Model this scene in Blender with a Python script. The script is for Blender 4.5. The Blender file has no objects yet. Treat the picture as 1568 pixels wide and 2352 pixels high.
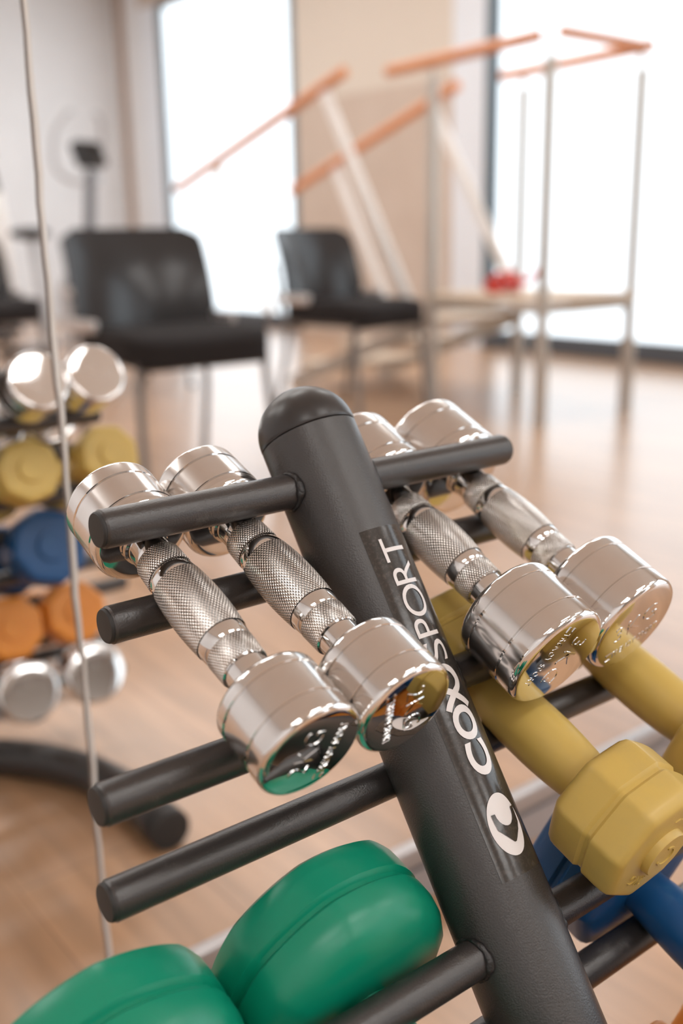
import bpy, bmesh, math, random
from math import sin, cos, pi, radians, sqrt, atan2
from mathutils import Vector, Matrix

random.seed(7)
scene = bpy.context.scene
COL = scene.collection

# ------------------------------------------------------------------ camera
SC = 0.76                     # rack model unit -> metres
FLOOR_W = 0.86                # rack top is 0.86 units above the floor
TH, PITCH, ROLL, F_PX = 0.6650, 0.2614, -0.0189, 2359.8
CAM = Vector((-0.35992, -0.49062, 0.76774))


def cam_matrix():
    def conv(v):              # camera-yaw frame -> rack frame (x along rungs, y to the back)
        return Vector((v[0]*cos(TH) + v[1]*sin(TH), -v[0]*sin(TH) + v[1]*cos(TH), v[2]))
    xd = conv((1, 0, 0))
    dn = conv((0, -sin(PITCH), -cos(PITCH)))
    fw = conv((0, cos(PITCH), -sin(PITCH)))
    right = xd*cos(ROLL) - dn*sin(ROLL)
    down = xd*sin(ROLL) + dn*cos(ROLL)
    m = Matrix.Identity(4)
    for i in range(3):
        m[i][0], m[i][1], m[i][2], m[i][3] = right[i], -down[i], -fw[i], CAM[i]
    return m


cd = bpy.data.cameras.new('camera')
cam = bpy.data.objects.new('camera', cd)
COL.objects.link(cam)
cam.matrix_world = cam_matrix()
cd.sensor_fit = 'VERTICAL'
cd.sensor_height = 36.0
cd.lens = F_PX/2352*36.0
cd.clip_start = 0.02
cd.dof.use_dof = True
cd.dof.focus_distance = 0.55
cd.dof.aperture_fstop = 3.7
scene.camera = cam

# ------------------------------------------------------------------ world, view
world = bpy.data.worlds.new('world')
scene.world = world
world.use_nodes = True
bg = world.node_tree.nodes['Background']
bg.inputs[0].default_value = (0.80, 0.90, 1.0, 1)
bg.inputs[1].default_value = 1.0
vs = scene.view_settings
vs.view_transform = 'Standard'
vs.look = 'None'
vs.gamma = 1.0
vs.use_curve_mapping = False
vs.exposure = 1.1

WINDOW_L = 1.0                # brightness of the frosted daylight panes
LAMP_L = 4.3                  # brightness of the ceiling lamp diffusers

# ------------------------------------------------------------------ materials
MATS = {}


def mat(name, col, rough=0.5, metal=0.0, spec=0.5, bump=None, var=None, coat=0.0, emit=None, aniso=None):
    if name in MATS:
        return MATS[name]
    m = bpy.data.materials.new(name)
    m.use_nodes = True
    nt = m.node_tree
    b = nt.nodes['Principled BSDF']
    b.inputs['Base Color'].default_value = (*col, 1)
    b.inputs['Roughness'].default_value = rough
    b.inputs['Metallic'].default_value = metal
    b.inputs['Specular IOR Level'].default_value = spec
    if coat:
        b.inputs['Coat Weight'].default_value = coat
        b.inputs['Coat Roughness'].default_value = 0.24
    if emit:
        b.inputs['Emission Color'].default_value = (*col, 1)
        b.inputs['Emission Strength'].default_value = emit
    tc = nt.nodes.new('ShaderNodeTexCoord')
    if bump:                                  # (scale, strength, distance)
        n = nt.nodes.new('ShaderNodeTexNoise')
        n.inputs['Scale'].default_value = bump[0]
        n.inputs['Detail'].default_value = 3
        nt.links.new(tc.outputs['Object'], n.inputs['Vector'])
        bp = nt.nodes.new('ShaderNodeBump')
        bp.inputs['Strength'].default_value = bump[1]
        bp.inputs['Distance'].default_value = bump[2]
        nt.links.new(n.outputs[0], bp.inputs['Height'])
        nt.links.new(bp.outputs[0], b.inputs['Normal'])
    if var:                                   # (scale, colour 2, amount low, high, rough add)
        n = nt.nodes.new('ShaderNodeTexNoise')
        n.inputs['Scale'].default_value = var[0]
        n.inputs['Detail'].default_value = 6
        n.inputs['Roughness'].default_value = 0.65
        nt.links.new(tc.outputs['Object'], n.inputs['Vector'])
        r = nt.nodes.new('ShaderNodeMapRange')
        r.inputs[1].default_value = var[2]
        r.inputs[2].default_value = var[3]
        nt.links.new(n.outputs[0], r.inputs[0])
        mx = nt.nodes.new('ShaderNodeMix')
        mx.data_type = 'RGBA'
        mx.inputs[6].default_value = (*col, 1)
        mx.inputs[7].default_value = (*var[1], 1)
        nt.links.new(r.outputs[0], mx.inputs[0])
        nt.links.new(mx.outputs[2], b.inputs['Base Color'])
        if var[4]:
            ra = nt.nodes.new('ShaderNodeMath')
            ra.operation = 'MULTIPLY_ADD'
            ra.inputs[1].default_value = var[4]
            ra.inputs[2].default_value = rough
            nt.links.new(r.outputs[0], ra.inputs[0])
            nt.links.new(ra.outputs[0], b.inputs['Roughness'])
    MATS[name] = m
    return m


def emission(name, col, s):
    m = bpy.data.materials.new(name)
    m.use_nodes = True
    nt = m.node_tree
    nt.nodes.clear()
    o = nt.nodes.new('ShaderNodeOutputMaterial')
    e = nt.nodes.new('ShaderNodeEmission')
    e.inputs[0].default_value = (*col, 1)
    e.inputs[1].default_value = s
    nt.links.new(e.outputs[0], o.inputs[0])
    MATS[name] = m
    return m


def knurl_mat(name, nang, pitch, depth):
    """chrome with a crossed diamond relief; UV: u = turns around the axis, v = metres along it"""
    m = mat(name, (0.62, 0.58, 0.54), rough=0.22, metal=1.0)
    nt = m.node_tree
    b = nt.nodes['Principled BSDF']
    uv = nt.nodes.new('ShaderNodeUVMap')
    sp = nt.nodes.new('ShaderNodeSeparateXYZ')
    nt.links.new(uv.outputs[0], sp.inputs[0])

    def math_(op, a, bb=None, c=None):
        n = nt.nodes.new('ShaderNodeMath')
        n.operation = op
        for i, x in enumerate((a, bb, c)):
            if x is None:
                continue
            if isinstance(x, (int, float)):
                n.inputs[i].default_value = x
            else:
                nt.links.new(x, n.inputs[i])
        return n.outputs[0]
    ua = math_('MULTIPLY', sp.outputs[0], 2*pi*nang)
    vb = math_('MULTIPLY', sp.outputs[1], 2*pi/pitch)
    d1 = math_('ABSOLUTE', math_('SINE', math_('MULTIPLY', math_('ADD', ua, vb), 0.5)))
    d2 = math_('ABSOLUTE', math_('SINE', math_('MULTIPLY', math_('SUBTRACT', ua, vb), 0.5)))
    h = math_('MINIMUM', math_('POWER', d1, 0.7), math_('POWER', d2, 0.7))
    bp = nt.nodes.new('ShaderNodeBump')
    bp.inputs['Strength'].default_value = 0.9
    bp.inputs['Distance'].default_value = depth
    nt.links.new(h, bp.inputs['Height'])
    nt.links.new(bp.outputs[0], b.inputs['Normal'])
    cr = nt.nodes.new('ShaderNodeMapRange')
    cr.inputs[1].default_value = 0.0
    cr.inputs[2].default_value = 0.45
    nt.links.new(h, cr.inputs[0])
    mx = nt.nodes.new('ShaderNodeMix')
    mx.data_type = 'RGBA'
    mx.inputs[6].default_value = (0.22, 0.19, 0.165, 1)     # darker in the grooves
    mx.inputs[7].default_value = (0.74, 0.70, 0.66, 1)
    nt.links.new(cr.outputs[0], mx.inputs[0])
    nt.links.new(mx.outputs[2], b.inputs['Base Color'])
    return m


BLACK = mat('black_powder_coat', (0.036, 0.032, 0.031), 0.34, spec=0.7, bump=(1050, 0.45, 0.0005),
            var=(60, (0.045, 0.042, 0.04), 0.55, 0.85, 0.12))
BLACKCAP = mat('black_cap_plastic', (0.032, 0.028, 0.027), 0.33, spec=0.5, bump=(900, 0.08, 0.0003))
WORN = mat('black_worn_rung', (0.034, 0.029, 0.028), 0.30, spec=0.75, bump=(1050, 0.38, 0.0005),
           var=(90, (0.10, 0.09, 0.08), 0.60, 0.80, 0.15))
PLUG = mat('black_end_plug', (0.028, 0.026, 0.025), 0.55, spec=0.4, bump=(900, 0.15, 0.0003))
WELD = mat('black_weld', (0.02, 0.018, 0.018), 0.4, bump=(260, 0.9, 0.0015))
DECAL = mat('glossy_black_decal', (0.035, 0.031, 0.028), 0.16, spec=0.6, bump=(160, 0.10, 0.0006),
            var=(500, (0.075, 0.062, 0.052), 0.50, 0.78, 0.05))
LETTER = mat('pale_letter_print', (0.76, 0.72, 0.71), 0.30)
CHROME = mat('polished_chrome', (0.81, 0.80, 0.79), 0.045, metal=1.0)
BRUSHED = mat('satin_chrome', (0.80, 0.785, 0.77), 0.17, metal=1.0,
              var=(14, (0.73, 0.70, 0.68), 0.4, 0.7, 0.05))
KNURL = knurl_mat('knurled_chrome', 48, 0.0026, 0.0006)
YELLOW = mat('yellow_vinyl', (0.58, 0.40, 0.100), 0.36, spec=0.45, bump=(300, 0.05, 0.0004),
             var=(30, (0.52, 0.37, 0.11), 0.45, 0.75, 0.08))
GREEN = mat('green_vinyl', (0.001, 0.235, 0.135), 0.33, spec=0.5, bump=(300, 0.04, 0.0004),
            var=(45, (0.025, 0.26, 0.165), 0.62, 0.86, 0.1))
BLUE = mat('blue_vinyl', (0.004, 0.066, 0.20), 0.38, spec=0.45, bump=(300, 0.05, 0.0004),
           var=(45, (0.02, 0.095, 0.215), 0.58, 0.8, 0.1))
ORANGE = mat('orange_vinyl', (0.70, 0.25, 0.035), 0.38, spec=0.45, bump=(300, 0.05, 0.0004))
CHAIRBLK = mat('black_chair_shell', (0.028, 0.028, 0.03), 0.22, spec=0.5)
FABRIC = mat('black_seat_fabric', (0.022, 0.019, 0.019), 0.9, spec=0.2, bump=(700, 0.4, 0.001))
LEGGREY = mat('grey_chair_tube', (0.20, 0.19, 0.185), 0.35, metal=0.6)
BRIGHT = mat('bright_bracket', (0.60, 0.56, 0.54), 0.3, metal=0.7)
WOODRAIL = mat('orange_wood_rail', (0.72, 0.30, 0.13), 0.35, var=(9, (0.64, 0.25, 0.10), 0.4, 0.7, 0.0))
STEEL = mat('brushed_steel_tube', (0.53, 0.50, 0.455), 0.35, metal=0.8)
WHITEPOST = mat('white_lacquer_post', (0.84, 0.81, 0.78), 0.35)
PLANK = mat('pale_step_board', (0.62, 0.50, 0.38), 0.5)
RED = mat('red_band', (0.55, 0.035, 0.02), 0.45)
MACHGREY = mat('machine_grey', (0.46, 0.47, 0.49), 0.4)
MACHDARK = mat('machine_dark_grey', (0.16, 0.17, 0.19), 0.4)
MACHBLK = mat('machine_black', (0.02, 0.02, 0.022), 0.4)
SCREEN = mat('dark_screen', (0.012, 0.013, 0.015), 0.15)
CREAM = mat('cream_plaster', (0.70, 0.625, 0.545), 0.8, spec=0.2)
BEIGE = mat('beige_plaster', (0.60, 0.50, 0.425), 0.8, spec=0.2, var=(3, (0.57, 0.47, 0.395), 0.4, 0.6, 0.0))
TAUPE = mat('taupe_plaster', (0.36, 0.32, 0.29), 0.8, spec=0.2)
WALLWHITE = mat('white_plaster', (0.81, 0.82, 0.84), 0.8, spec=0.2, var=(3, (0.78, 0.79, 0.81), 0.4, 0.6, 0.0))
REVEAL = mat('pale_window_reveal', (0.78, 0.82, 0.88), 0.6, spec=0.3)
CEIL = mat('ceiling_white', (0.82, 0.80, 0.77), 0.9, spec=0.1)
FRAME = mat('dark_window_frame', (0.075, 0.085, 0.10), 0.5)
FRAMEBLUE = mat('blue_grey_frame', (0.11, 0.155, 0.19), 0.5)
BROWNTRIM = mat('brown_edge_trim', (0.40, 0.29, 0.22), 0.5)
TRACK = mat('grey_metal_track', (0.42, 0.40, 0.40), 0.30, metal=0.6)
SKIRT = mat('grey_skirting', (0.34, 0.30, 0.29), 0.55)
SEAM = mat('pale_seam', (0.74, 0.72, 0.69), 0.25)
SEAMDARK = mat('dark_seam_edge', (0.20, 0.17, 0.15), 0.5)
PANE = emission('frosted_daylight_pane', (0.87, 0.945, 1.0), WINDOW_L)
PANE_NEAR = emission('frosted_daylight_pane_near', (0.87, 0.945, 1.0), WINDOW_L*1.2)   # not dimmed by the wall mirror
LAMP = emission('lamp_diffuser', (1.0, 0.98, 0.955), LAMP_L)


def floor_mat():
    m = mat('oak_plank_floor', (0.40, 0.235, 0.135), 0.30, spec=0.5, coat=0.55)
    nt = m.node_tree
    b = nt.nodes['Principled BSDF']
    tc = nt.nodes.new('ShaderNodeTexCoord')
    mp = nt.nodes.new('ShaderNodeMapping')
    mp.inputs['Rotation'].default_value = (0, 0, radians(90))
    nt.links.new(tc.outputs['Object'], mp.inputs[0])
    br = nt.nodes.new('ShaderNodeTexBrick')
    br.inputs['Color1'].default_value = (0.50, 0.295, 0.165, 1)
    br.inputs['Color2'].default_value = (0.43, 0.245, 0.135, 1)
    br.inputs['Mortar'].default_value = (0.29, 0.16, 0.09, 1)
    br.inputs['Scale'].default_value = 1.0
    br.inputs['Mortar Size'].default_value = 0.0012
    br.inputs['Brick Width'].default_value = 1.25
    br.inputs['Row Height'].default_value = 0.19
    nt.links.new(mp.outputs[0], br.inputs[0])
    mp2 = nt.nodes.new('ShaderNodeMapping')
    mp2.inputs['Scale'].default_value = (26, 2.0, 1)
    nt.links.new(tc.outputs['Object'], mp2.inputs[0])
    n = nt.nodes.new('ShaderNodeTexNoise')
    n.inputs['Scale'].default_value = 1.4
    n.inputs['Detail'].default_value = 6
    nt.links.new(mp2.outputs[0], n.inputs[0])
    mx = nt.nodes.new('ShaderNodeMix')
    mx.data_type = 'RGBA'
    mx.blend_type = 'MULTIPLY'
    r = nt.nodes.new('ShaderNodeMapRange')
    r.inputs[1].default_value = 0.3
    r.inputs[2].default_value = 0.7
    r.inputs[3].default_value = 0.75
    r.inputs[4].default_value = 1.1
    nt.links.new(n.outputs[0], r.inputs[0])
    cb = nt.nodes.new('ShaderNodeCombineColor')
    for i in range(3):
        nt.links.new(r.outputs[0], cb.inputs[i])
    mx.inputs[0].default_value = 1.0
    nt.links.new(br.outputs[0], mx.inputs[6])
    nt.links.new(cb.outputs[0], mx.inputs[7])
    nt.links.new(mx.outputs[2], b.inputs['Base Color'])
    return m


OAK = floor_mat()

# ------------------------------------------------------------------ helpers


def W(u, v, w):
    return Vector((u*SC, v*SC, (w + FLOOR_W)*SC))


def link(name, me, material, parent=None, smooth=True):
    if material is not None and not isinstance(material, (list, tuple)):
        material = [material]
    for mm in (material or []):
        me.materials.append(mm)
    if smooth:
        for p in me.polygons:
            p.use_smooth = True
    o = bpy.data.objects.new(name, me)
    COL.objects.link(o)
    if parent:
        o.parent = parent
    return o


def from_bm(name, bm, material, parent=None, smooth=False):
    bmesh.ops.recalc_face_normals(bm, faces=bm.faces)
    me = bpy.data.meshes.new(name)
    bm.to_mesh(me)
    bm.free()
    return link(name, me, material, parent, smooth)


def autosmooth(o, deg=35):
    me = o.data
    me.set_sharp_from_angle(angle=radians(deg))
    return o


def thing(name, label, cat, loc=(0, 0, 0), group=None):
    o = bpy.data.objects.new(name, None)
    o.empty_display_size = 0.05
    COL.objects.link(o)
    o.location = loc
    return tag(o, label, cat, group)


def tag(o, label, cat, group=None):
    o['label'] = label
    o['category'] = cat
    if group:
        o['group'] = group
    return o


def struct(o):
    o['kind'] = 'structure'
    return o


def box(name, lo, hi, material, parent=None, bevel=0.0, seg=2):
    bm = bmesh.new()
    bmesh.ops.create_cube(bm, size=1)
    for v in bm.verts:
        v.co = Vector([lo[i] + (v.co[i] + .5)*(hi[i] - lo[i]) for i in range(3)])
    if bevel:
        bmesh.ops.bevel(bm, geom=list(bm.edges), offset=bevel, segments=seg, affect='EDGES', profile=.6)
    o = from_bm(name, bm, material, parent, smooth=bool(bevel))
    if bevel:
        autosmooth(o)
    return o


def lathe(name, prof, material, parent=None, n=64, shape=None, slots=None, cap=True, deg=30):
    """profile [(r, y)] turned around local Y; UV u = turns, v = length along the profile; shape(phi) scales r"""
    bm = bmesh.new()
    uvl = bm.loops.layers.uv.new('UVMap')
    rings, ln, acc = [], [], 0.0
    for k, (r, y) in enumerate(prof):
        if k:
            acc += math.hypot(r - prof[k-1][0], y - prof[k-1][1])
        ln.append(acc)
        ring = []
        for j in range(n):
            a = 2*pi*j/n
            rr = r*(shape(a, k) if shape else 1.0)
            ring.append(bm.verts.new((rr*cos(a), y, rr*sin(a))))
        rings.append(ring)
    for k in range(len(prof) - 1):
        for j in range(n):
            j2 = (j + 1) % n
            f = bm.faces.new((rings[k][j], rings[k][j2], rings[k+1][j2], rings[k+1][j]))
            us = (j/n, (j+1)/n, (j+1)/n, j/n)
            vv = (ln[k], ln[k], ln[k+1], ln[k+1])
            for l, uu, v_ in zip(f.loops, us, vv):
                l[uvl].uv = (uu, v_)
            if slots:
                f.material_index = slots[k]
    if cap:
        for rg, k in ((rings[0], 0), (rings[-1], -1)):
            f = bm.faces.new(rg)
            if slots:
                f.material_index = slots[k]
    o = from_bm(name, bm, material, parent, smooth=True)
    return autosmooth(o, deg)


def tube(name, pts, r, material, parent=None, n=14, cap=True, closed=False):
    """round tube along points; r a number or a list"""
    bm = bmesh.new()
    P = [Vector(p) for p in pts]
    rs = r if isinstance(r, (list, tuple)) else [r]*len(P)
    rings = []
    up = None
    for i, p in enumerate(P):
        if closed:
            t = (P[(i+1) % len(P)] - P[i-1]).normalized()
        else:
            t = (P[min(i+1, len(P)-1)] - P[max(i-1, 0)]).normalized()
        if up is None:
            a = Vector((0, 0, 1)) if abs(t.z) < .9 else Vector((1, 0, 0))
            up = (a - t*a.dot(t)).normalized()
        else:
            up = (up - t*up.dot(t)).normalized()
        sd = t.cross(up)
        rings.append([bm.verts.new(p + (up*cos(2*pi*j/n) + sd*sin(2*pi*j/n))*rs[i]) for j in range(n)])
    m = len(rings)
    for i in range(m if closed else m - 1):
        for j in range(n):
            bm.faces.new((rings[i][j], rings[i][(j+1) % n], rings[(i+1) % m][(j+1) % n], rings[(i+1) % m][j]))
    if cap and not closed:
        bm.faces.new(rings[0])
        bm.faces.new(rings[-1])
    o = from_bm(name, bm, material, parent, smooth=True)
    return autosmooth(o, 40)


def arc_pts(ctrl, n=24):
    """Catmull-Rom through control points"""
    C = [Vector(c) for c in ctrl]
    C = [C[0]*2 - C[1]] + C + [C[-1]*2 - C[-2]]
    out = []
    for i in range(1, len(C) - 2):
        for k in range(n):
            t = k/n
            a, b, c, d = C[i-1], C[i], C[i+1], C[i+2]
            out.append(.5*((2*b) + (c - a)*t + (2*a - 5*b + 4*c - d)*t*t + (3*b - a - 3*c + d)*t**3))
    out.append(C[-2])
    return out


def text_mesh(body, extrude=0.0, offset=0.0, space=1.0, bevel=0.0):
    c = bpy.data.curves.new('txt', 'FONT')
    c.body = body
    c.size = 1.0
    c.extrude = extrude
    c.offset = offset
    c.space_character = space
    c.bevel_depth = bevel
    c.resolution_u = 6
    o = bpy.data.objects.new('txt', c)
    COL.objects.link(o)
    dg = bpy.context.evaluated_depsgraph_get()
    me = bpy.data.meshes.new_from_object(o.evaluated_get(dg))
    bpy.data.objects.remove(o)
    bpy.data.curves.remove(c)
    me.materials.clear()
    return me


def fit_mesh(me, x0, x1, y0, y1):
    xs = [v.co.x for v in me.vertices]
    ys = [v.co.y for v in me.vertices]
    ax, bx, ay, by = min(xs), max(xs), min(ys), max(ys)
    for v in me.vertices:
        v.co.x = x0 + (v.co.x - ax)/(bx - ax)*(x1 - x0)
        v.co.y = y0 + (v.co.y - ay)/(by - ay)*(y1 - y0)


def copy_tree(o, parent=None):
    c = o.copy()
    COL.objects.link(c)
    c.parent = parent
    for ch in o.children:
        copy_tree(ch, c)
    return c


# ------------------------------------------------------------------ the room
MIR = 0.39*SC                 # plane of the wall mirror, left open: its seam and floor track stand in it
KB = 1.0635                   # the reflected room is built solid and laid out around the camera's foot point


def bx(x):
    return CAM.x + (x - CAM.x)*KB


def by(y):
    return CAM.y + (y - CAM.y)*KB


XR, XL, YB, ZC = bx(4.60), -3.2, by(9.25), 3.25
YF = 2*MIR - YB

struct(box('floor', (XL - .1, YF - .1, -.08), (XR + .3, YB + .1, 0), OAK))
struct(box('ceiling', (XL - .1, YF - .1, ZC), (XR + .3, YB + .1, ZC + .1), CEIL))
struct(box('wall_left', (XL - .1, YF, 0), (XL, YB, ZC), WALLWHITE))
struct(box('wall_back', (XL, YB, 0), (XR, YB + .1, ZC), WALLWHITE))
struct(box('wall_front', (XL, YF - .1, 0), (XR, YF, ZC), TAUPE))

# the daylight wall: piers, windows in between (repeated beyond the mirror plane as its reflection)
wr = struct(bpy.data.objects.new('wall_right', None))
COL.objects.link(wr)


def refl(y):
    return 2*MIR - y


HEAD = 2.95


def pier(y0, y1, m):
    if m is BEIGE:            # painted in two tones, the upper one lighter
        box('pier', (XR, y0, 0), (XR + .3, y1, 1.82), m, wr)
        box('pier_upper', (XR, y0, 1.82), (XR + .3, y1, ZC), CREAM, wr)
    else:
        box('pier', (XR, y0, 0), (XR + .3, y1, ZC), m, wr)


spans = [(by(4.60), by(6.30), BEIGE), (by(8.72), YB, WALLWHITE), (MIR - .9, MIR + .9, BEIGE)]
for a, b_, m_ in spans:
    pier(a, b_, m_)
    if a > MIR:
        pier(refl(b_), refl(a), m_)
wins = [(MIR + .9, by(4.60)), (by(6.30), by(8.72))]
wins += [(refl(b_), refl(a)) for a, b_ in wins]
for a, b_ in wins:
    box('lintel', (XR, a, HEAD), (XR + .3, b_, ZC), BEIGE, wr)


def window(idx, y0, y1, reveal_hi, reveal_w):
    r = struct(bpy.data.objects.new('window_%d' % idx, None))
    COL.objects.link(r)
    a, b_ = y0, y1
    if reveal_w:
        if reveal_hi:
            box('reveal', (XR + .004, y1 - reveal_w, 0), (XR + .14, y1, HEAD), REVEAL, r)
            b_ = y1 - reveal_w
        else:
            box('reveal', (XR + .004, y0, 0), (XR + .14, y0 + reveal_w, HEAD), REVEAL, r)
            a = y0 + reveal_w
    fx0, fx1 = XR + .01, XR + .07
    box('sill_rail', (fx0, a, 0), (fx1, b_, .125), FRAME, r, .004)
    box('head_rail', (fx0, a, HEAD - .06), (fx1, b_, HEAD), FRAME, r, .004)
    for k, y in enumerate((a, b_ - .11)):
        box('stile', (fx0, y, .125), (fx1, y + .11, HEAD - .06), FRAMEBLUE, r, .004)
    box('pane', (XR + .035, a + .11, .125), (XR + .05, b_ - .11, HEAD - .06), PANE if y0 > MIR else PANE_NEAR, r)
    return r


window(1, wins[0][0], wins[0][1], True, .30)
window(2, wins[1][0], wins[1][1], True, .32)
window(3, wins[2][0], wins[2][1], False, .30)
window(4, wins[3][0], wins[3][1], False, .32)
struct(box('trim_1', (XR - .05, by(9.02), 0), (XR, by(9.10), ZC), BROWNTRIM))

# seam between the mirror panels: a thin wavering strip, floor to ceiling
bm = bmesh.new()
prev = None
SX = -0.0375*SC
for k in range(161):
    z = .06 + (ZC - .06)*k/160
    wob = .0006*sin(z*23) + .0005*sin(z*61 + 1) + .0003*sin(z*140)
    hw = .0026 + .0004*sin(z*37 + 2)
    x = SX + wob
    ring = [bm.verts.new(p) for p in ((x - hw, MIR + .004, z), (x - hw*.75, MIR - .001, z), (x + hw*.6, MIR - .001, z), (x + hw, MIR + .004, z))]
    if prev:
        for j in range(4):
            f = bm.faces.new((prev[j], prev[(j+1) % 4], ring[(j+1) % 4], ring[j]))
            f.material_index = 1 if j == 0 else 0
    prev = ring
sm = struct(from_bm('trim_2', bm, [SEAM, SEAMDARK]))
bb = struct(bpy.data.objects.new('baseboard_back', None))
COL.objects.link(bb)
bb.location = (0, MIR, 0)
box('skirting', (XL, -.002, 0), (XR, .012, .042), SKIRT, bb)
box('shadow_strip', (XL, .002, .042), (XR, .010, .050), FRAME, bb)  # solid dark strip, the shade of the gap put into its colour
box('track_bar', (XL, -.004, .050), (XR, .014, .076), TRACK, bb, .003)

# ceiling lamps: recessed square diffusers
for iy, y in enumerate((-7.2, -5.4, -3.6, -1.8, 2.4, 4.2, 6.0, 7.8)):
    for ix, x in enumerate((-1.6, 0.9, 3.2)):
        side = 'in front of' if y < MIR else 'beyond'
        t = thing('ceiling_lamp', 'flat white ceiling lamp %s the seam, %s row, %s from the seam' % (side, ('left', 'middle', 'right')[ix], ('nearest', 'second', 'third', 'farthest')[(3 - iy) if iy < 4 else iy - 4]), 'lamp',
                  (x, y, ZC - .03), 'flush ceiling lamps')
        box('diffuser', (-.60, -.32, .002), (.60, .32, .012), LAMP, t)
        for s_ in (-1, 1):
            box('frame_bar', (-.62, s_*.33 - .01, 0), (.62, s_*.33 + .01, .03), WHITEPOST, t)
            box('frame_bar', (s_*.61 - .01, -.32, 0), (s_*.61 + .01, .32, .03), WHITEPOST, t)

# ------------------------------------------------------------------ dumbbell rack
AL = 0.6027
S_ODD = [0.0445, 0.2143, 0.3985, 0.602, 0.785]
HALF = [0.1945, 0.2523, 0.312, 0.37, 0.40]
GAPW = [0.0682, 0.0661, 0.0721, 0.072, 0.072]
PR, RR = 0.039, 0.0135
RUNG = []                      # (v, w_upper, w_lower)
for s_, g in zip(S_ODD, GAPW):
    RUNG.append((-sin(AL)*s_ - .0024*cos(AL), -cos(AL)*s_ + .0024*sin(AL), -cos(AL)*s_ + .0024*sin(AL) - g))
# post frame: s runs down the post, angle 0 faces front-up, + towards +x
PD = Vector((0, -sin(AL), -cos(AL)))
PN = Vector((0, -cos(AL), sin(AL)))
PTOP = W(0, 0, 0)


def on_post(s_, deg, r=PR):
    a = radians(deg)
    return PTOP + (PD*s_ + PN*(r*cos(a)) + Vector((1, 0, 0))*(r*sin(a)))*SC


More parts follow.
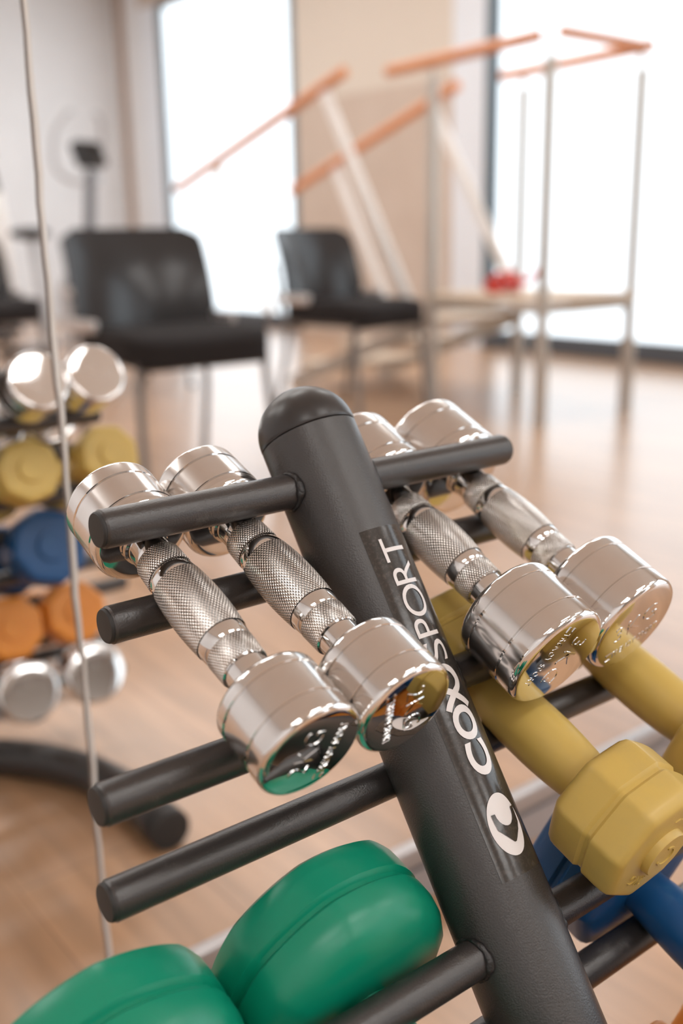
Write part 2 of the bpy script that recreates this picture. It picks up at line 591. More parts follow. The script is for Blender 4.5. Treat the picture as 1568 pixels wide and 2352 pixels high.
def build_rack(name, label):
    root = thing(name, label, 'dumbbell rack', (0, 0, 0))

    def put(o):
        o.parent = root
        return o
    rot = Matrix((( 1, 0, 0), (0, PD.y, PN.y), (0, PD.z, PN.z))).to_4x4()
    # local Y of a lathe = down the post
    M = Matrix.Translation(PTOP) @ Matrix(((1, 0, 0, 0), (0, PD.y, PN.y, 0), (0, PD.z, PN.z, 0), (0, 0, 0, 1)))
    smax = (FLOOR_W - .05)/cos(AL)
    R_ = PR*SC
    p = lathe('post', [(R_ - .0006, .0030*SC), (R_, .0040*SC)] + [(R_, (.004 + (smax - .004)*k/20)*SC) for k in range(1, 21)], BLACK, n=96)
    p.data.transform(M)
    put(p)
    prof = []
    for k in range(1, 19):
        a = pi/2*k/18
        prof.append((R_*1.004*sin(a), -R_*.97*cos(a)))
    prof += [(R_*1.004, .0016*SC), (R_*.99, .0026*SC)]
    p = lathe('post_cap', [(.0006, -R_*.97)] + prof, BLACKCAP, n=96, deg=50)
    p.data.transform(M)
    put(p)
    for (v, w1, w2), L in zip(RUNG, HALF):
        for w_, upper in ((w1, True), (w2, False)):
            c = W(0, v, w_)
            r = RR*SC
            l = L*SC
            rg = lathe('rung', [(r*.93, -l + .0006), (r, -l + .0018)] + [(r, -l + 2*l*k/8) for k in range(1, 8)] + [(r, l - .0018), (r*.93, l - .0006)],
                       WORN, n=40)
            rg.data.transform(Matrix.Translation(c) @ Matrix.Rotation(-pi/2, 4, 'Z'))
            put(rg)
            for sg in (-1, 1):
                pl = lathe('end_plug', [(r*.55, -.0016), (r*.86, -.0014), (r*.92, -.0004), (r*.92, .004)], PLUG, n=32)
                pl.data.transform(Matrix.Translation(c + Vector((sg*l, 0, 0))) @ Matrix.Rotation(-pi/2 if sg < 0 else pi/2, 4, 'Z'))
                pl.parent = rg
                if upper:
                    bm = bmesh.new()
                    nn, mm = 40, 8
                    rings = []
                    for j in range(nn):
                        a = 2*pi*j/nn
                        wob = 1 + .45*sin(2*a + sg) + .25*sin(5*a + sg) + .15*sin(11*a)
                        ring = []
                        for k in range(mm):
                            b2 = 2*pi*k/mm
                            rr2 = r + .0014*wob*cos(b2)*1.1 + .0004
                            # saddle: the weld follows the post's surface
                            off = R_ - (R_ - sqrt(max(R_**2 - (r*sin(a))**2, 0)))
                            x = sg*(off + .0020*wob*sin(b2)*.9 + .0004)
                            ring.append(bm.verts.new((x, rr2*sin(a), rr2*cos(a))))
                        rings.append(ring)
                    for j in range(nn):
                        for k in range(mm):
                            bm.faces.new((rings[j][k], rings[(j+1) % nn][k], rings[(j+1) % nn][(k+1) % mm], rings[j][(k+1) % mm]))
                    wd = from_bm('weld_bead', bm, WELD, None, True)
                    wd.data.transform(Matrix.Translation(c) @ Matrix.Rotation(-AL, 4, 'X'))
                    wd.parent = rg
    # base: a bent tube, two legs running back along the floor
    yb = -(FLOOR_W - .03)*math.tan(AL)*SC
    rt = .027
    hw = .190
    half = [(hw, .012, rt), (hw, -.07, rt), (hw*.99, -.13, rt), (hw*.89, -.21, rt), (hw*.68, -.285, rt), (hw*.40, -.35, rt), (hw*.15, yb + .02, rt)]
    pts = [(-x, y, z) for x, y, z in half] + [(0, yb, rt)] + half[::-1]
    put(tube('base_tube', arc_pts(pts, 8), rt, BLACK, n=24))
    for sg in (-1, 1):
        cpx = lathe('foot_cap', [(.012, 0), (rt*.9, .001), (rt*1.04, .004), (rt*1.04, .03)], PLUG, n=32)
        cpx.data.transform(Matrix.Translation((sg*hw, .014, rt)) @ Matrix.Rotation(pi, 4, 'Z'))
        put(cpx)
    # decal
    s0, s1, a0, a1 = .0965, .3584, -26.0, 40.0
    bm = bmesh.new()
    na, ns = 26, 40
    g = [[bm.verts.new(on_post(s0 + (s1 - s0)*i/ns, a0 + (a1 - a0)*j/na, PR + .0005)) for j in range(na + 1)] for i in range(ns + 1)]
    for i in range(ns):
        for j in range(na):
            bm.faces.new((g[i][j], g[i][j+1], g[i+1][j+1], g[i+1][j]))
    # a real film has an edge: skirt down to the post
    edge = [e for e in bm.edges if e.is_boundary]
    ret = bmesh.ops.extrude_edge_only(bm, edges=edge)
    for v in [x for x in ret['geom'] if isinstance(x, bmesh.types.BMVert)]:
        d_ = v.co - PTOP
        ax = PD*d_.dot(PD)
        v.co = PTOP + ax + (d_ - ax).normalized()*(PR - .0003)*SC
    dec = put(from_bm('decal', bm, DECAL, None, True))
    autosmooth(dec, 40)
    dec['label'] = 'glossy black adhesive strip with pale lettering'

    def wrap(me, nm, s_start, base_deg, r_):
        """(x along the reading direction up the post, y letter height) -> post surface"""
        bm = bmesh.new()
        bm.from_mesh(me)
        ys = [v.co.y for v in bm.verts]
        y0, y1 = min(ys), max(ys)
        for k in range(1, 12):
            bmesh.ops.bisect_plane(bm, geom=list(bm.verts) + list(bm.edges) + list(bm.faces), plane_co=(0, y0 + (y1 - y0)*k/12, 0), plane_no=(0, 1, 0))
        for v in bm.verts:
            v.co = on_post(s_start - v.co.x, base_deg - math.degrees(v.co.y/PR), r_)
        me2 = bpy.data.meshes.new(nm)
        bm.to_mesh(me2)
        bm.free()
        o = link(nm, me2, LETTER, None, True)
        o.parent = dec
        return o

    H = .0208
    base = 21.5
    x = .2035
    for ch, (sa, sb) in zip('SPORT', ((.2040, .1880), (.1845, .1705), (.1690, .1440), (.1430, .1260), (.1247, .1060))):
        me = text_mesh(ch, offset=-.002)
        fit_mesh(me, 0, sa - sb, 0, H)
        wrap(me, 'letter', sa, base, PR + .0010)
    for ch, (sa, sb) in zip('CO', ((.2890, .2640), (.2630, .2375))):
        me = text_mesh(ch, offset=.035)
        fit_mesh(me, 0, sa - sb, -.0004, H + .0002)
        wrap(me, 'letter', sa, base, PR + .0010)
    # the third letter: a crossed ribbon, open at its start and looped at its end
    path = [(0, 0), (.004, .0030), (.0085, .0080), (.0115, .0118), (.0150, .0172), (.0195, .0196), (.0255, .0180), (.0300, .0125), (.0305, .0090), (.0270, .0040),
            (.0205, .0016), (.0150, .0040), (.0115, .0090), (.0085, .0130), (.004, .0178), (0, .0208)]
    P = arc_pts([(a, b_, 0) for a, b_ in path], 4)
    bm = bmesh.new()
    pr = None
    for i, pnt in enumerate(P):
        t = (P[min(i+1, len(P)-1)] - P[max(i-1, 0)]).normalized()
        nrm = Vector((-t.y, t.x, 0))*.0024
        cur = (bm.verts.new(pnt + nrm), bm.verts.new(pnt - nrm))
        if pr:
            bm.faces.new((pr[0], pr[1], cur[1], cur[0]))
        pr = cur
    for v in bm.verts:
        v.co = on_post(.2395 - v.co.x, base - math.degrees(v.co.y/PR), PR + .0011)
    o = from_bm('letter', bm, LETTER, None, True)
    o.parent = dec
    # emblem: pale oval with a dark pointed crescent
    ce, ca = .3243, 4.5
    bm = bmesh.new()
    rings = []
    for k in range(0, 9):
        rho = k/8
        rings.append([bm.verts.new(on_post(ce + .0218*rho*cos(2*pi*j/48), ca + 21.5*rho*sin(2*pi*j/48), PR + .0010)) for j in range(48)] if k else None)
    cv = bm.verts.new(on_post(ce, ca, PR + .0010))
    for j in range(48):
        bm.faces.new((cv, rings[1][j], rings[1][(j+1) % 48]))
        for k in range(1, 8):
            bm.faces.new((rings[k][j], rings[k+1][j], rings[k+1][(j+1) % 48], rings[k][(j+1) % 48]))
    em = from_bm('emblem', bm, LETTER, None, True)
    em.parent = dec
    outer = [(.3150, -10.5), (.3205, -10.0), (.3260, -9.0), (.3310, -3.0), (.3362, 3.5), (.3374, 5.0), (.3374, 7.5), (.3355, 10.5), (.3310, 17.0), (.3262, 21.6), (.3200, 22.8), (.3150, 23.0)]
    inner = []
    for k in range(12):
        a = pi*k/11
        inner.append((.3152 + .0105*sin(a), 6.2 - 12.0*cos(a)))
    bm = bmesh.new()
    A = [bm.verts.new(on_post(s_, d_, PR + .0015)) for s_, d_ in outer]
    B = [bm.verts.new(on_post(s_, d_, PR + .0015)) for s_, d_ in inner]
    for k in range(11):
        bm.faces.new((A[k], A[k+1], B[k+1], B[k]))
    cr = from_bm('emblem_mark', bm, DECAL, None, True)
    cr.parent = dec
    return root


rack = build_rack('dumbbell_rack', 'black tree-shaped steel dumbbell rack with a leaning lettered post, sharp in the foreground')

# ------------------------------------------------------------------ dumbbells


def face_text(head, body, y, cx, cy, h, wdt, roll, material, depth=.0006, rt=0.0):
    """raised lettering on an end face whose outward normal is -Y (y = face position)"""
    me = text_mesh(body, extrude=.5, offset=-.012, space=1.12)
    fit_mesh(me, cx - wdt/2, cx + wdt/2, cy - h/2, cy + h/2)
    c, s_ = cos(roll), sin(roll)
    for v in me.vertices:
        x, z = v.co.x, v.co.y
        d = depth if v.co.z > 0 else -.0008
        v.co = Vector((x*c - z*s_, y - d, x*s_ + z*c))
    o = link('raised_text', me, material, head, False)
    return o


def chrome_head(root, R, hl, y_in, sgn, n=96):
    """y_in: inner face; sgn: -1 front, +1 back"""
    e_in, e_out = R*.16, R*.13
    pr = [(R*.36, 0), (R - e_in*1.4, 0.0)]
    for k in range(1, 8):
        a = pi/2*k/7
        pr.append((R - e_in + e_in*sin(a), e_in*(1 - cos(a))))
    sl = [1]*(len(pr) - 1)

    def groove(y):
        g = .0009
        return [(R, y - g), (R - .0009, y - g*.4), (R - .0009, y + g*.4), (R, y + g)]
    for y in (hl*.22, hl*.70):
        pr += groove(y)
        sl += [0, 1, 1, 1]
    pr.append((R, hl - e_out))
    sl.append(0)
    for k in range(1, 8):
        a = pi/2*k/7
        pr.append((R - e_out + e_out*cos(a), hl - e_out + e_out*sin(a)))
        sl.append(1)
    pr += [(R*.6, hl + .0002), (R*.01, hl + .0002)]
    sl += [1, 1]
    prof = [(r, y_in + sgn*y) for r, y in pr]
    return lathe('head', prof, [BRUSHED, CHROME], root, n=n, slots=sl, deg=28)


def make_chrome(name, label, u, v, w, tilt, L, R, hl, hr, kg, roll, group=None, text=True, fat=1.0):
    """(v, w): centre of the front end face, in rack units"""
    t = radians(tilt)
    L, R, hl = L*SC, R*SC, hl*SC
    front = W(u, v, w)
    c = front + Vector((0, cos(t), sin(t)))*(L/2)
    root = thing(name, label, 'dumbbell', c, group)
    root.rotation_euler = (t, 0, 0)
    hh = L/2 - hl                           # half handle length
    f = chrome_head(root, R, hl, -hh, -1)
    b = chrome_head(root, R, hl, hh, 1)
    k = hh/.069/SC*SC                       # handle scale against the 2 kg one (metres/units cancel)
    q = SC*fat

    def Y(x):
        return x*hh
    nk = .0150*q
    half = [(nk*.96, 1.02), (nk*.98, .95), (nk, .73), (.0162*q, .72), (.0162*q, .50), (.0170*q, .49), (.0182*q, .38), (.0180*q, .36)]
    prf = [(r_, Y(-y_)) for r_, y_ in half] + [(r_, Y(y_)) for r_, y_ in half[::-1]]
    lathe('handle', prf, CHROME, root, n=48, cap=False, deg=40)
    pr = []
    for i in range(17):
        x = -.365 + .73*i/16
        pr.append(((.0186 + .0017*(1 - (x/.365)**2))*q, Y(x)))
    lathe('knurled_grip', pr, KNURL, root, n=64, cap=False)
    for s_ in (-1, 1):
        lathe('knurled_band', [(.0164*q, Y(s_*.725)), (.0169*q, Y(s_*.71)), (.0175*q, Y(s_*.51)), (.0170*q, Y(s_*.495))], KNURL, root, n=64, cap=False)
        # collar where a head meets the handle
        lathe('collar', [(.0150*q, Y(s_*.93)), (.0168*q, Y(s_*.94)), (.0174*q, Y(s_*.97)), (.0168*q, Y(s_*.995)), (.0168*q, Y(s_*1.01))], CHROME, root, n=48, cap=False)
    if text:
        r = radians(roll)
        yf = -L/2
        face_text(f, kg, yf, 0, R*.14, R*.40, R*1.0, r, CHROME, .0005)
        face_text(f, 'TRENDY SPORT', yf, R*.03, -R*.42, R*.17, R*1.12, r, CHROME, .0004)
        # little pointed mark ahead of the name
        bm = bmesh.new()
        P = [(-.66, -.32), (-.54, -.32), (-.58, -.36), (-.66, -.36)]
        P2 = [(-.66, -.52), (-.54, -.52), (-.58, -.48), (-.66, -.48)]
        for poly in (P, P2):
            top = [bm.verts.new(((x*cos(r) - z*sin(r))*R, yf - .0005, (x*sin(r) + z*cos(r))*R)) for x, z in poly]
            bot = [bm.verts.new((vv.co.x, yf + .0006, vv.co.z)) for vv in top]
            bm.faces.new(top)
            for i in range(4):
                bm.faces.new((top[i], top[(i+1) % 4], bot[(i+1) % 4], bot[i]))
        from_bm('raised_mark', bm, CHROME, f)
        # the same lettering on the back end
        me = text_mesh(kg, extrude=.5, offset=-.005, space=1.08)
        fit_mesh(me, -R*.5, R*.5, -R*.1, R*.36)
        for vv in me.vertices:
            x, z, d = vv.co.x, vv.co.y, (.0006 if vv.co.z > 0 else -.0008)
            vv.co = Vector((-(x*cos(r) - z*sin(r)), -yf + d, x*sin(r) + z*cos(r)))
        link('raised_text', me, CHROME, b, False)
    return root


def octa(mix, rot):
    def f(a, k):
        x = (a - rot) % (pi/4)
        o = cos(pi/8)/cos(x - pi/8)
        return (1 - mix) + mix*o
    return f


def vinyl_head(root, R, hl, y_in, sgn, m, mix, rot, hr):
    sh = 1.9 if mix < .5 else 1.0      # the round heads have a softer inner shoulder
    pr = [(hr*1.0, 0), (R*(.62 if sh == 1 else .50), 0.0), (R*(.86 if sh == 1 else .76), hl*.014*sh), (R*(.95 if sh == 1 else .905), hl*.06*sh), (R*(.99 if sh == 1 else .975), hl*.115*sh), (R, hl*.17*sh), (R, hl*.44), (R*.985, hl*.455), (R*.955, hl*.475), (R*.955, hl*.515), (R*.985, hl*.535), (R, hl*.55), (R*.995, hl*.72),
          (R*.988, hl*.80), (R*.965, hl*.865), (R*.905, hl*.908), (R*.87, hl*.918), (R*.80, hl*.92), (R*.40, hl*.925), (R*.385, hl*.925), (R*.375, hl*.985), (R*.36, hl), (R*.30, hl), (R*.005, hl)]
    prof = [(r, y_in + sgn*y) for r, y in pr]
    fo = octa(mix, rot)

    def shape(a, k):
        if k == 0 or k >= 18:
            return 1.0
        return fo(a, k)
    return lathe('head', prof, m, root, n=128, shape=shape, deg=34)


def make_vinyl(name, label, u, v, w, tilt, L, R, hl, hr, m, kg, roll, group=None, mix=.85, rot=.2, back=False):
    """(v, w): centre of the front end face (or of the back one)"""
    t = radians(tilt)
    L, R, hl, hr = L*SC, R*SC, hl*SC, hr*SC
    d = Vector((0, cos(t), sin(t)))
    c = W(u, v, w) + d*(-L/2 if back else L/2)
    root = thing(name, label, 'dumbbell', c, group)
    root.rotation_euler = (t, 0, 0)
    hh = L/2 - hl
    f = vinyl_head(root, R, hl, -hh, -1, m, mix, rot, hr*.8)
    b = vinyl_head(root, R, hl, hh, 1, m, mix, rot, hr*.8)
    pr = []
    for i in range(25):
        x = -1 + 2*i/24
        bulge = 1 - abs(x)**2.2
        pr.append((hr*(.80 + .20*bulge + .10*max(0, abs(x) - .9)*10*.6), x*hh*1.01))

    def hs(a, k):                          # shallow flutes along the grip
        x = -1 + 2*k/24
        return 1 - .018*(1 - abs(x))*max(0, cos(6*a))
    lathe('grip', pr, m, root, n=72, shape=hs, cap=False)
    r = radians(roll)
    yf = -(hh + hl*.922)
    face_text(f, kg, yf, 0, R*.55, R*.16, R*.42, r, m, .0007)
    face_text(f, 'C', -(hh + hl), 0, 0, R*.34, R*.30, r, m, .0007)
    # raised wedge mark opposite the number
    bm = bmesh.new()
    P = [(-.30, -.48), (.30, -.48), (.22, -.55), (.05, -.55), (.05, -.70), (-.05, -.70), (-.05, -.55), (-.22, -.55)]
    top = [bm.verts.new(((x*cos(r) - z*sin(r))*R, yf - .0007, (x*sin(r) + z*cos(r))*R)) for x, z in P]
    bot = [bm.verts.new((vv.co.x, yf + .0008, vv.co.z)) for vv in top]
    bm.faces.new(top)
    for i in range(len(P)):
        bm.faces.new((top[i], top[(i+1) % len(P)], bot[(i+1) % len(P)], bot[i]))
    from_bm('raised_mark', bm, m, f)
    return root


DB = []


def reg(o, mirror_label):
    o['_far'] = mirror_label
    DB.append(o)
    return o


reg(make_chrome('chrome_dumbbell', 'chrome 2KG dumbbell at the left end of the top rungs, nearest the camera', -.150, -.201, -.144, 23.4, .270, .0362, .054, .0150, '2KG', 78,
                'chrome dumbbells on the near rack'), 'blurred mirror image of the outermost left chrome dumbbell on the top rungs')
reg(make_chrome('chrome_dumbbell', 'chrome 2KG dumbbell on the top rungs directly left of the lettered post', -.0785, -.205, -.138, 22.6, .270, .0362, .054, .0150, '2KG', -78,
                'chrome dumbbells on the near rack'), 'blurred mirror image of the chrome dumbbell left of the post')
reg(make_chrome('chrome_dumbbell', 'chrome 3KG dumbbell on the top rungs directly right of the lettered post', .0785, -.1955, -.1505, 25.6, .272, .0440, .064, .0150, '3KG', -115,
                'chrome dumbbells on the near rack', fat=1.02), 'blurred mirror image of a chrome dumbbell end crossed by the pale seam, above the yellow ones')
reg(make_chrome('chrome_dumbbell', 'chrome 3KG dumbbell at the right end of the top rungs', .1650, -.1975, -.1465, 25.0, .272, .0440, .064, .0150, '3KG', 24,
                'chrome dumbbells on the near rack', fat=1.02), 'blurred mirror image of a chrome dumbbell end right of the pale seam, below the near black chair')
reg(make_vinyl('vinyl_dumbbell', 'yellow vinyl dumbbell next to the post with its whole front head in view', .0900, -.2870, -.2710, 21.2, .265, .0515, .071, .0245, YELLOW, '2KG', 150,
               'yellow dumbbells on the near rack', rot=.62), 'blurred mirror image of a yellow dumbbell head left of the pale seam')
reg(make_vinyl('vinyl_dumbbell', 'yellow vinyl dumbbell at the right picture edge, under the right 3KG chrome one', .2230, -.2880, -.2700, 22.0, .265, .0515, .071, .0245, YELLOW, '2KG', 40,
               'yellow dumbbells on the near rack', rot=.3), 'blurred mirror image of a yellow dumbbell head right of the pale seam')
reg(make_vinyl('vinyl_dumbbell', 'blue vinyl dumbbell on the third level, behind and below the yellow one', .1560, -.150, -.333, 20.0, .290, .0670, .080, .0235, BLUE, '4KG', 100,
               None, rot=.1, back=True), 'blurred mirror image of the blue dumbbell head crossed by the pale seam')
reg(make_vinyl('vinyl_dumbbell', 'large green vinyl dumbbell right beside the post, second lowest left rung', -.1110, -.1215, -.3175, 20.0, .315, .0825, .084, .0215, GREEN, '5KG', 60,
               'green dumbbells on the near rack', rot=.25, mix=.22, back=True), 'blurred mirror image of the green dumbbell left of the post')
reg(make_vinyl('vinyl_dumbbell', 'large green vinyl dumbbell in the lower left corner of the picture', -.2740, -.1215, -.3210, 20.0, .315, .0825, .084, .0215, GREEN, '5KG', 20,
               'green dumbbells on the near rack', rot=.05, mix=.22, back=True), 'blurred mirror image of the green dumbbell at the left end of the rack')
for u, nl, fl in ((.108, 'orange vinyl dumbbell on the fourth level next to the post, below the picture', 'blurred mirror image of an orange dumbbell head left of the pale seam'),
                  (.228, 'orange vinyl dumbbell just showing in the lower right corner of the picture', 'blurred mirror image of an orange dumbbell head crossed by the pale seam')):
    reg(make_vinyl('vinyl_dumbbell', nl, u, -.238, -.492, 20.0, .275, .0590, .076, .0235, ORANGE, '3KG', 30, 'orange dumbbells on the near rack', rot=.3, back=True), fl)
for u, nl, fl in ((.155, 'chrome dumbbell on the lowest level next to the post, below the picture', 'blurred mirror image of a chrome dumbbell end on the lowest level, left of the pale seam'),
                  (.290, 'chrome dumbbell on the lowest level at the right end, below the picture', 'blurred mirror image of a bright chrome dumbbell end on the lowest level, right of the pale seam')):
    reg(make_chrome('chrome_dumbbell', nl, u, -.585, -.752, 20.0, .275, .0600, .070, .0150, '4KG', 10, 'chrome dumbbells on the lowest level', fat=1.02), fl)

# ------------------------------------------------------------------ the rack's reflection in the wall mirror, built as flipped solid copies
MREF = Matrix.Translation((0, MIR, 0)) @ Matrix.Diagonal((1, -1, 1, 1)) @ Matrix.Translation((0, -MIR, 0))
bpy.context.view_layer.update()


def mirrored(o, label, group):
    c = copy_tree(o)
    c.matrix_basis = MREF @ o.matrix_basis
    c['label'] = label
    c['group'] = group
    return c


mirrored_rack = mirrored(rack, 'blurred mirror image of the black dumbbell rack beyond the pale seam, its bent foot tube on the floor', 'dumbbell racks')
rack['group'] = 'dumbbell racks'
for o in DB:
    mirrored(o, o['_far'], 'blurred mirror images of the dumbbells')
for o in list(COL.objects):
    if '_far' in o:
        del o['_far']

# ------------------------------------------------------------------ chairs


def make_chair(label, x, y, rz):
    """visitor chair; local -Y is the front"""
    t = thing('visitor_chair', label, 'chair', (x, y, 0), 'black visitor chairs')
    t.rotation_euler = (0, 0, rz)
    # seat cushion
    bm = bmesh.new()
    bmesh.ops.create_cube(bm, size=1)
    bmesh.ops.subdivide_edges(bm, edges=list(bm.edges), cuts=6, use_grid_fill=True)
    for v in bm.verts:
        x_, y_, z_ = v.co
        px, py = x_*.49, y_*.46
        px *= 1 - .06*max(0, y_)
        rr = 1 - .10*max(0, (abs(x_)*2)**6)*(abs(y_)*2)**6
        zz = z_*.095*(1 - .25*max((abs(x_)*2)**4, (abs(y_)*2)**4))
        zz -= .022*max(0, -y_ - .30)/.2
        zz += .010*(abs(x_)*2)**2 if z_ > 0 else 0
        v.co = (px*rr, py*rr - .01, .458 + zz)
    link_o = from_bm('seat', bm, FABRIC, t, True)
    # backrest shell, curved, rounded corners
    bm = bmesh.new()
    nx, nz = 20, 14
    for layer in (0, 1):
        g = []
        for j in range(nz + 1):
            row = []
            tz = j/nz
            for i in range(nx + 1):
                tx = -1 + 2*i/nx
                hw_ = .250 - .008*tz
                # rounded corners: superellipse clamp
                ez = abs(2*tz - 1)
                cut = (1 - max(0, (ez - .66)/.34)**2.6)
                lim = .80 + .20*max(0.0, cut)**.5
                xx = tx*hw_*lim
                zz = .475 + .335*tz
                yy = .215 + .085*tz - .066*(tx*lim)**2 + (.016 if layer else 0) - .02*sin(pi*tz)
                row.append(bm.verts.new((xx, yy, zz)))
            g.append(row)
        if layer == 0:
            g0 = g
        for j in range(nz):
            for i in range(nx):
                bm.faces.new((g[j][i], g[j][i+1], g[j+1][i+1], g[j+1][i]))
    per = [(0, i) for i in range(nx)] + [(j, nx) for j in range(nz)] + [(nz, nx - i) for i in range(nx)] + [(nz - j, 0) for j in range(nz)]
    for a, b_ in zip(per, per[1:] + per[:1]):
        bm.faces.new((g0[a[0]][a[1]], g0[b_[0]][b_[1]], g[b_[0]][b_[1]], g[a[0]][a[1]]))
    bk = from_bm('backrest', bm, CHAIRBLK, t, True)
    autosmooth(bk, 50)
    for s_ in (-1, 1):
        tube('front_leg', arc_pts([(s_*.215, -.20, .42), (s_*.222, -.205, .30), (s_*.235, -.235, .012)], 8), .0125, LEGGREY, t, 12)
        tube('rear_leg', arc_pts([(s_*.215, .19, .42), (s_*.222, .20, .28), (s_*.235, .265, .012)], 8), .0125, LEGGREY, t, 12)
        tube('seat_rail', [(s_*.212, -.21, .415), (s_*.212, .20, .415)], .0125, LEGGREY, t, 12)
        tube('back_upright', arc_pts([(s_*.200, .17, .415), (s_*.200, .235, .45), (s_*.198, .255, .54), (s_*.19, .29, .66)], 8), .011, LEGGREY, t, 12)
        box('back_bracket', (s_*.244 - .010, .03, .495), (s_*.244 + .010, .23, .535), BRIGHT, t, .008)
        for yy, zz in ((-.235, .0), (.265, .0)):
            tube('foot_glide', [(s_*.235, yy, .0), (s_*.235, yy, .02)], .016, MACHBLK, t, 12)
    tube('cross_rail', [(-.212, -.19, .40), (.212, -.19, .40)], .011, LEGGREY, t, 12)
    tube('cross_rail', [(-.215, .19, .40), (.215, .19, .40)], .011, LEGGREY, t, 12)
    return t


make_chair('black visitor chair nearest the rack, its broad back at the left above the chrome dumbbells', 1.262, 2.43, radians(-2))
make_chair('black visitor chair right of centre, directly behind the rounded post cap', 2.51, 3.06, radians(10))
make_chair('black visitor chair half hidden behind the nearest black chair', 2.20, 4.60, radians(0))
make_chair('black visitor chair cut by the left picture edge, behind the pale seam', 1.42, 4.62, radians(4))

# ------------------------------------------------------------------ therapy stairs with orange hand rails
st = thing('training_stairs', 'steel therapy stairs with orange wooden hand rails in front of the right window', 'training stairs', (bx(2.95), by(2.45), 0))
SO = Vector((bx(2.95), by(2.45), 0))


def sp(x, y, z):
    return Vector((bx(x), by(y), z*KB)) - SO


XA, XB, Y0, Y1 = 2.70, 3.24, 2.15, 2.76
for x, y in ((XA, Y0), (XB, Y0), (XA, Y1), (XB, Y1)):
    p_ = tube('post', [sp(x, y, 0), sp(x, y, 1.33)], .025, STEEL, st, 16)
    tube('post_foot', [sp(x, y, 0), sp(x, y, .30)], .030, STEEL, st, 16)
    c_ = tube('rail_bracket', arc_pts([sp(x, y, 1.31), sp(x, y, 1.36), sp(x - .02 if x == XA else x - .03, y, 1.395)], 6), .010, STEEL, st, 10)
RW = .025
tube('hand_rail', [sp(XA - .02, Y0 + .04, 1.405), sp(XA - .03, 3.0, 1.385)], RW, WOODRAIL, st, 16)
tube('hand_rail', [sp(XB - .03, Y0 - .06, 1.405), sp(XB - .03, 2.86, 1.39)], RW, WOODRAIL, st, 16)
tube('hand_rail', [sp(XA + .03, Y0 - .02, 1.415), sp(XB - .05, Y0 - .04, 1.405)], RW*.9, WOODRAIL, st, 16)
tube('sloped_hand_rail', [sp(2.62, 3.235, 1.41), sp(2.62, 4.72, .995)], RW*1.1, WOODRAIL, st, 16)
tube('sloped_hand_rail', [sp(3.20, 3.13, 1.385), sp(3.20, 4.45, .98)], RW*1.1, WOODRAIL, st, 16)
for x, ya, za, yb_, zb in ((2.62, 3.38, 1.35, 2.80, .42), (2.62, 4.30, 1.09, 3.86, .36), (3.20, 3.30, 1.32, 2.74, .46), (3.20, 4.05, 1.08, 3.62, .36)):
    o = box('slanted_post', (-.026, -.013, 0), (.026, .013, 1.0), WHITEPOST, st, .004)
    a, b_ = sp(x, yb_, zb), sp(x, ya, za)
    dv = b_ - a
    zax = dv.normalized()
    xax = Vector((0, 1, 0)).cross(zax).cross(zax)
    xax = (Vector((0, 1, 0)) - zax*zax.y).normalized()
    yax = zax.cross(xax)
    M = Matrix.Identity(4)
    for i in range(3):
        M[i][0], M[i][1], M[i][2], M[i][3] = xax[i], yax[i], zax[i]*dv.length, a[i]
    o.data.transform(M)
# platform and the steps that lead away from it
box('platform', sp(XA - .02, Y0 - .02, .455), sp(XB + .02, Y1 + .04, .485), PLANK, st, .004)
for (xa, ya, xb, yb_) in ((XA, Y0, XB, Y0), (XA, Y1, XB, Y1), (XA, Y0, XA, Y1), (XB, Y0, XB, Y1)):
    tube('platform_rail', [sp(xa, ya, .435), sp(xb, yb_, .435)], .017, STEEL, st, 12)
for i in range(3):
    z = .455 - .12*(i + 1)
    y = Y1 + .06 + .30*i
    box('step', sp(XA - .01, y, z), sp(XB + .01, y + .29, z + .03), PLANK, st, .004)
for x in (XA - .03, XB + .015):
    o = box('stringer', sp(x, Y1, .40), sp(x + .015, Y1 + 1.02, .47), STEEL, st)
    for v in o.data.vertices:
        v.co.z -= max(0, (v.co.y - (Y1 - SO.y)))/1.02*.36
# red exercise band lying on the platform
rb = thing('exercise_band', 'red exercise band looped on the platform of the stairs', 'exercise band', (bx(2.88), by(2.52), .485*KB + .002))
lp = [(.07*cos(a)*(1 + .25*sin(3*a)), .055*sin(a), .045 + .03*sin(2*a + .5)) for a in [2*pi*k/36 for k in range(36)]]
tube('loop', lp, .016, RED, rb, 10, closed=True)
tube('loose_end', arc_pts([(.06, .01, .03), (.12, -.03, .05), (.19, -.05, .10)], 8), .014, RED, rb, 10)
lp = [(.055*cos(a) - .02, .05*sin(a) + .01, .02 + .008*sin(3*a)) for a in [2*pi*k/30 for k in range(30)]]
tube('loop', lp, .015, RED, rb, 10, closed=True)

# ------------------------------------------------------------------ exercise machines at the far left


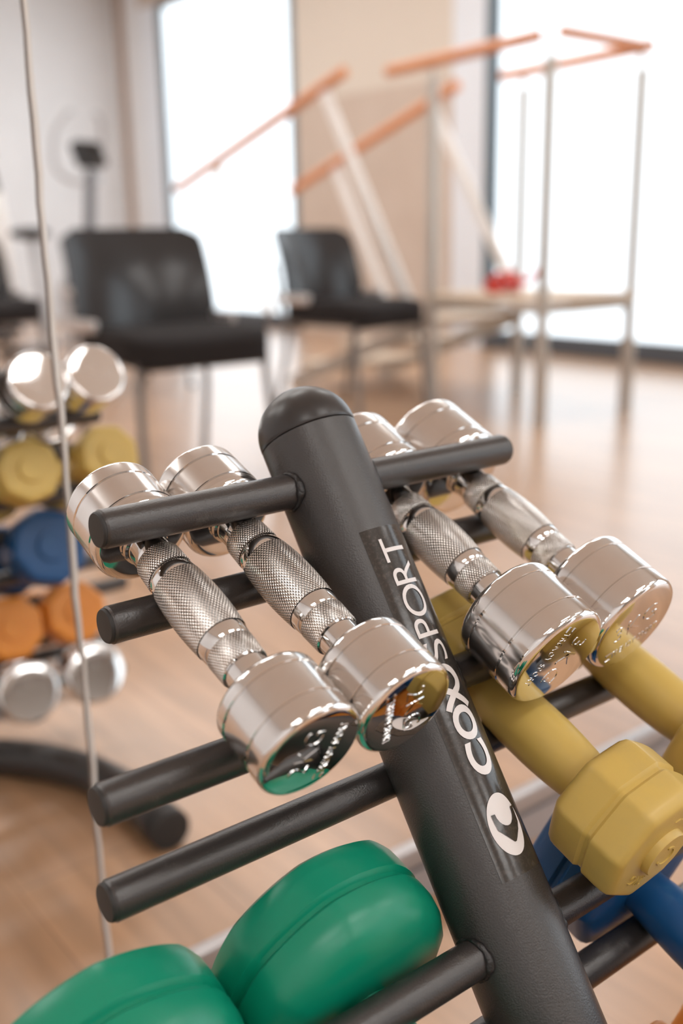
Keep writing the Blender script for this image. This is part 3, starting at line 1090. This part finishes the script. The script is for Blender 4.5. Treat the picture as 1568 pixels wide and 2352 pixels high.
def make_bike(x, y, rz, label):
    t = thing('exercise_bike', label, 'exercise machine', (x, y, 0))
    t.rotation_euler = (0, 0, rz)
    for yy in (-.45, .45):
        tube('base_bar', [(-.24, yy, .035), (.24, yy, .035)], .03, MACHBLK, t, 14)
    tube('frame_tube', arc_pts([(0, -.45, .05), (0, -.1, .12), (0, .45, .05)], 8), .03, MACHGREY, t, 14)
    o = lathe('flywheel_housing', [(.05, -.06), (.20, -.055), (.24, -.03), (.24, .03), (.20, .055), (.05, .06)], MACHGREY, t, n=40)
    o.data.transform(Matrix.Translation((0, -.16, .36)) @ Matrix.Rotation(pi/2, 4, 'Z'))
    tube('console_post', [(0, -.20, .45), (0, -.30, 1.22)], [.04, .034], MACHDARK, t, 14)
    c = box('console', (-.11, -.035, -.07), (.11, .035, .09), MACHBLK, t, .015)
    c.data.transform(Matrix.Translation((0, -.30, 1.30)) @ Matrix.Rotation(radians(-25), 4, 'X'))
    s = box('screen', (-.085, -.039, -.03), (.085, -.036, .06), SCREEN, c)
    s.data.transform(Matrix.Translation((0, -.30, 1.30)) @ Matrix.Rotation(radians(-25), 4, 'X'))
    for s_ in (-1, 1):
        tube('handlebar', arc_pts([(0, -.30, 1.16), (s_*.10, -.26, 1.14), (s_*.20, -.20, 1.22), (s_*.21, -.22, 1.42), (s_*.15, -.27, 1.54), (s_*.10, -.28, 1.56)], 8), .016, MACHGREY, t, 12)
        tube('pedal_arm', [(s_*.07, -.16, .36), (s_*.08, -.16 + s_*.10, .36 - s_*.13)], .012, MACHBLK, t, 10)
        box('pedal', (s_*.14 - .05, -.20 + s_*.10, .345 - s_*.13), (s_*.14 + .05, -.12 + s_*.10, .375 - s_*.13), MACHBLK, t, .006)
    tube('seat_post', [(0, .22, .15), (0, .30, .80)], .026, MACHGREY, t, 14)
    bm = bmesh.new()
    bmesh.ops.create_uvsphere(bm, u_segments=24, v_segments=14, radius=1)
    for v in bm.verts:
        wd = .14 if v.co.y > 0 else .14 - .07*min(1, -v.co.y)
        v.co = (v.co.x*wd, .30 + v.co.y*.16, .83 + v.co.z*.045)
    from_bm('saddle', bm, MACHBLK, t, True)
    return t


make_bike(2.60, 6.25, radians(20), 'grey upright exercise bike with a black console, behind the nearest chair')


def make_trainer(x, y, rz):
    t = thing('cross_trainer', 'pale grey cross trainer with slanted arms and black grips at the left edge', 'exercise machine', (x, y, 0))
    t.rotation_euler = (0, 0, rz)
    for yy in (-.5, .5):
        tube('base_bar', [(-.28, yy, .035), (.28, yy, .035)], .032, MACHBLK, t, 14)
    tube('frame_tube', [(0, -.5, .05), (0, .5, .05)], .035, MACHGREY, t, 14)
    tube('upright', [(0, -.42, .06), (0, -.30, 1.30)], [.045, .032], MACHGREY, t, 14)
    o = lathe('drive_housing', [(.05, -.08), (.22, -.075), (.27, -.04), (.27, .04), (.22, .075), (.05, .08)], MACHGREY, t, n=40)
    o.data.transform(Matrix.Translation((0, .20, .36)) @ Matrix.Rotation(pi/2, 4, 'Z'))
    c = box('console', (-.12, -.03, -.08), (.12, .03, .08), MACHBLK, t, .012)
    c.data.transform(Matrix.Translation((0, -.30, 1.36)) @ Matrix.Rotation(radians(-25), 4, 'X'))
    for s_ in (-1, 1):
        a = tube('swing_arm', arc_pts([(s_*.26, -.10, .25), (s_*.26, -.20, .60), (s_*.25, -.16, .95), (s_*.22, -.02, 1.15)], 8), .035, WHITEPOST, t, 14)
        tube('grip', arc_pts([(s_*.22, -.02, 1.15), (s_*.20, .04, 1.26), (s_*.18, .02, 1.36)], 8), .03, MACHBLK, a, 14)
        tube('foot_bar', [(s_*.20, -.12, .24), (s_*.18, .38, .30)], .025, MACHGREY, t, 12)
        box('foot_plate', (s_*.19 - .07, -.02, .285), (s_*.19 + .07, .30, .315), MACHBLK, t, .008)
    return t


make_trainer(2.68, 8.20, radians(-25))
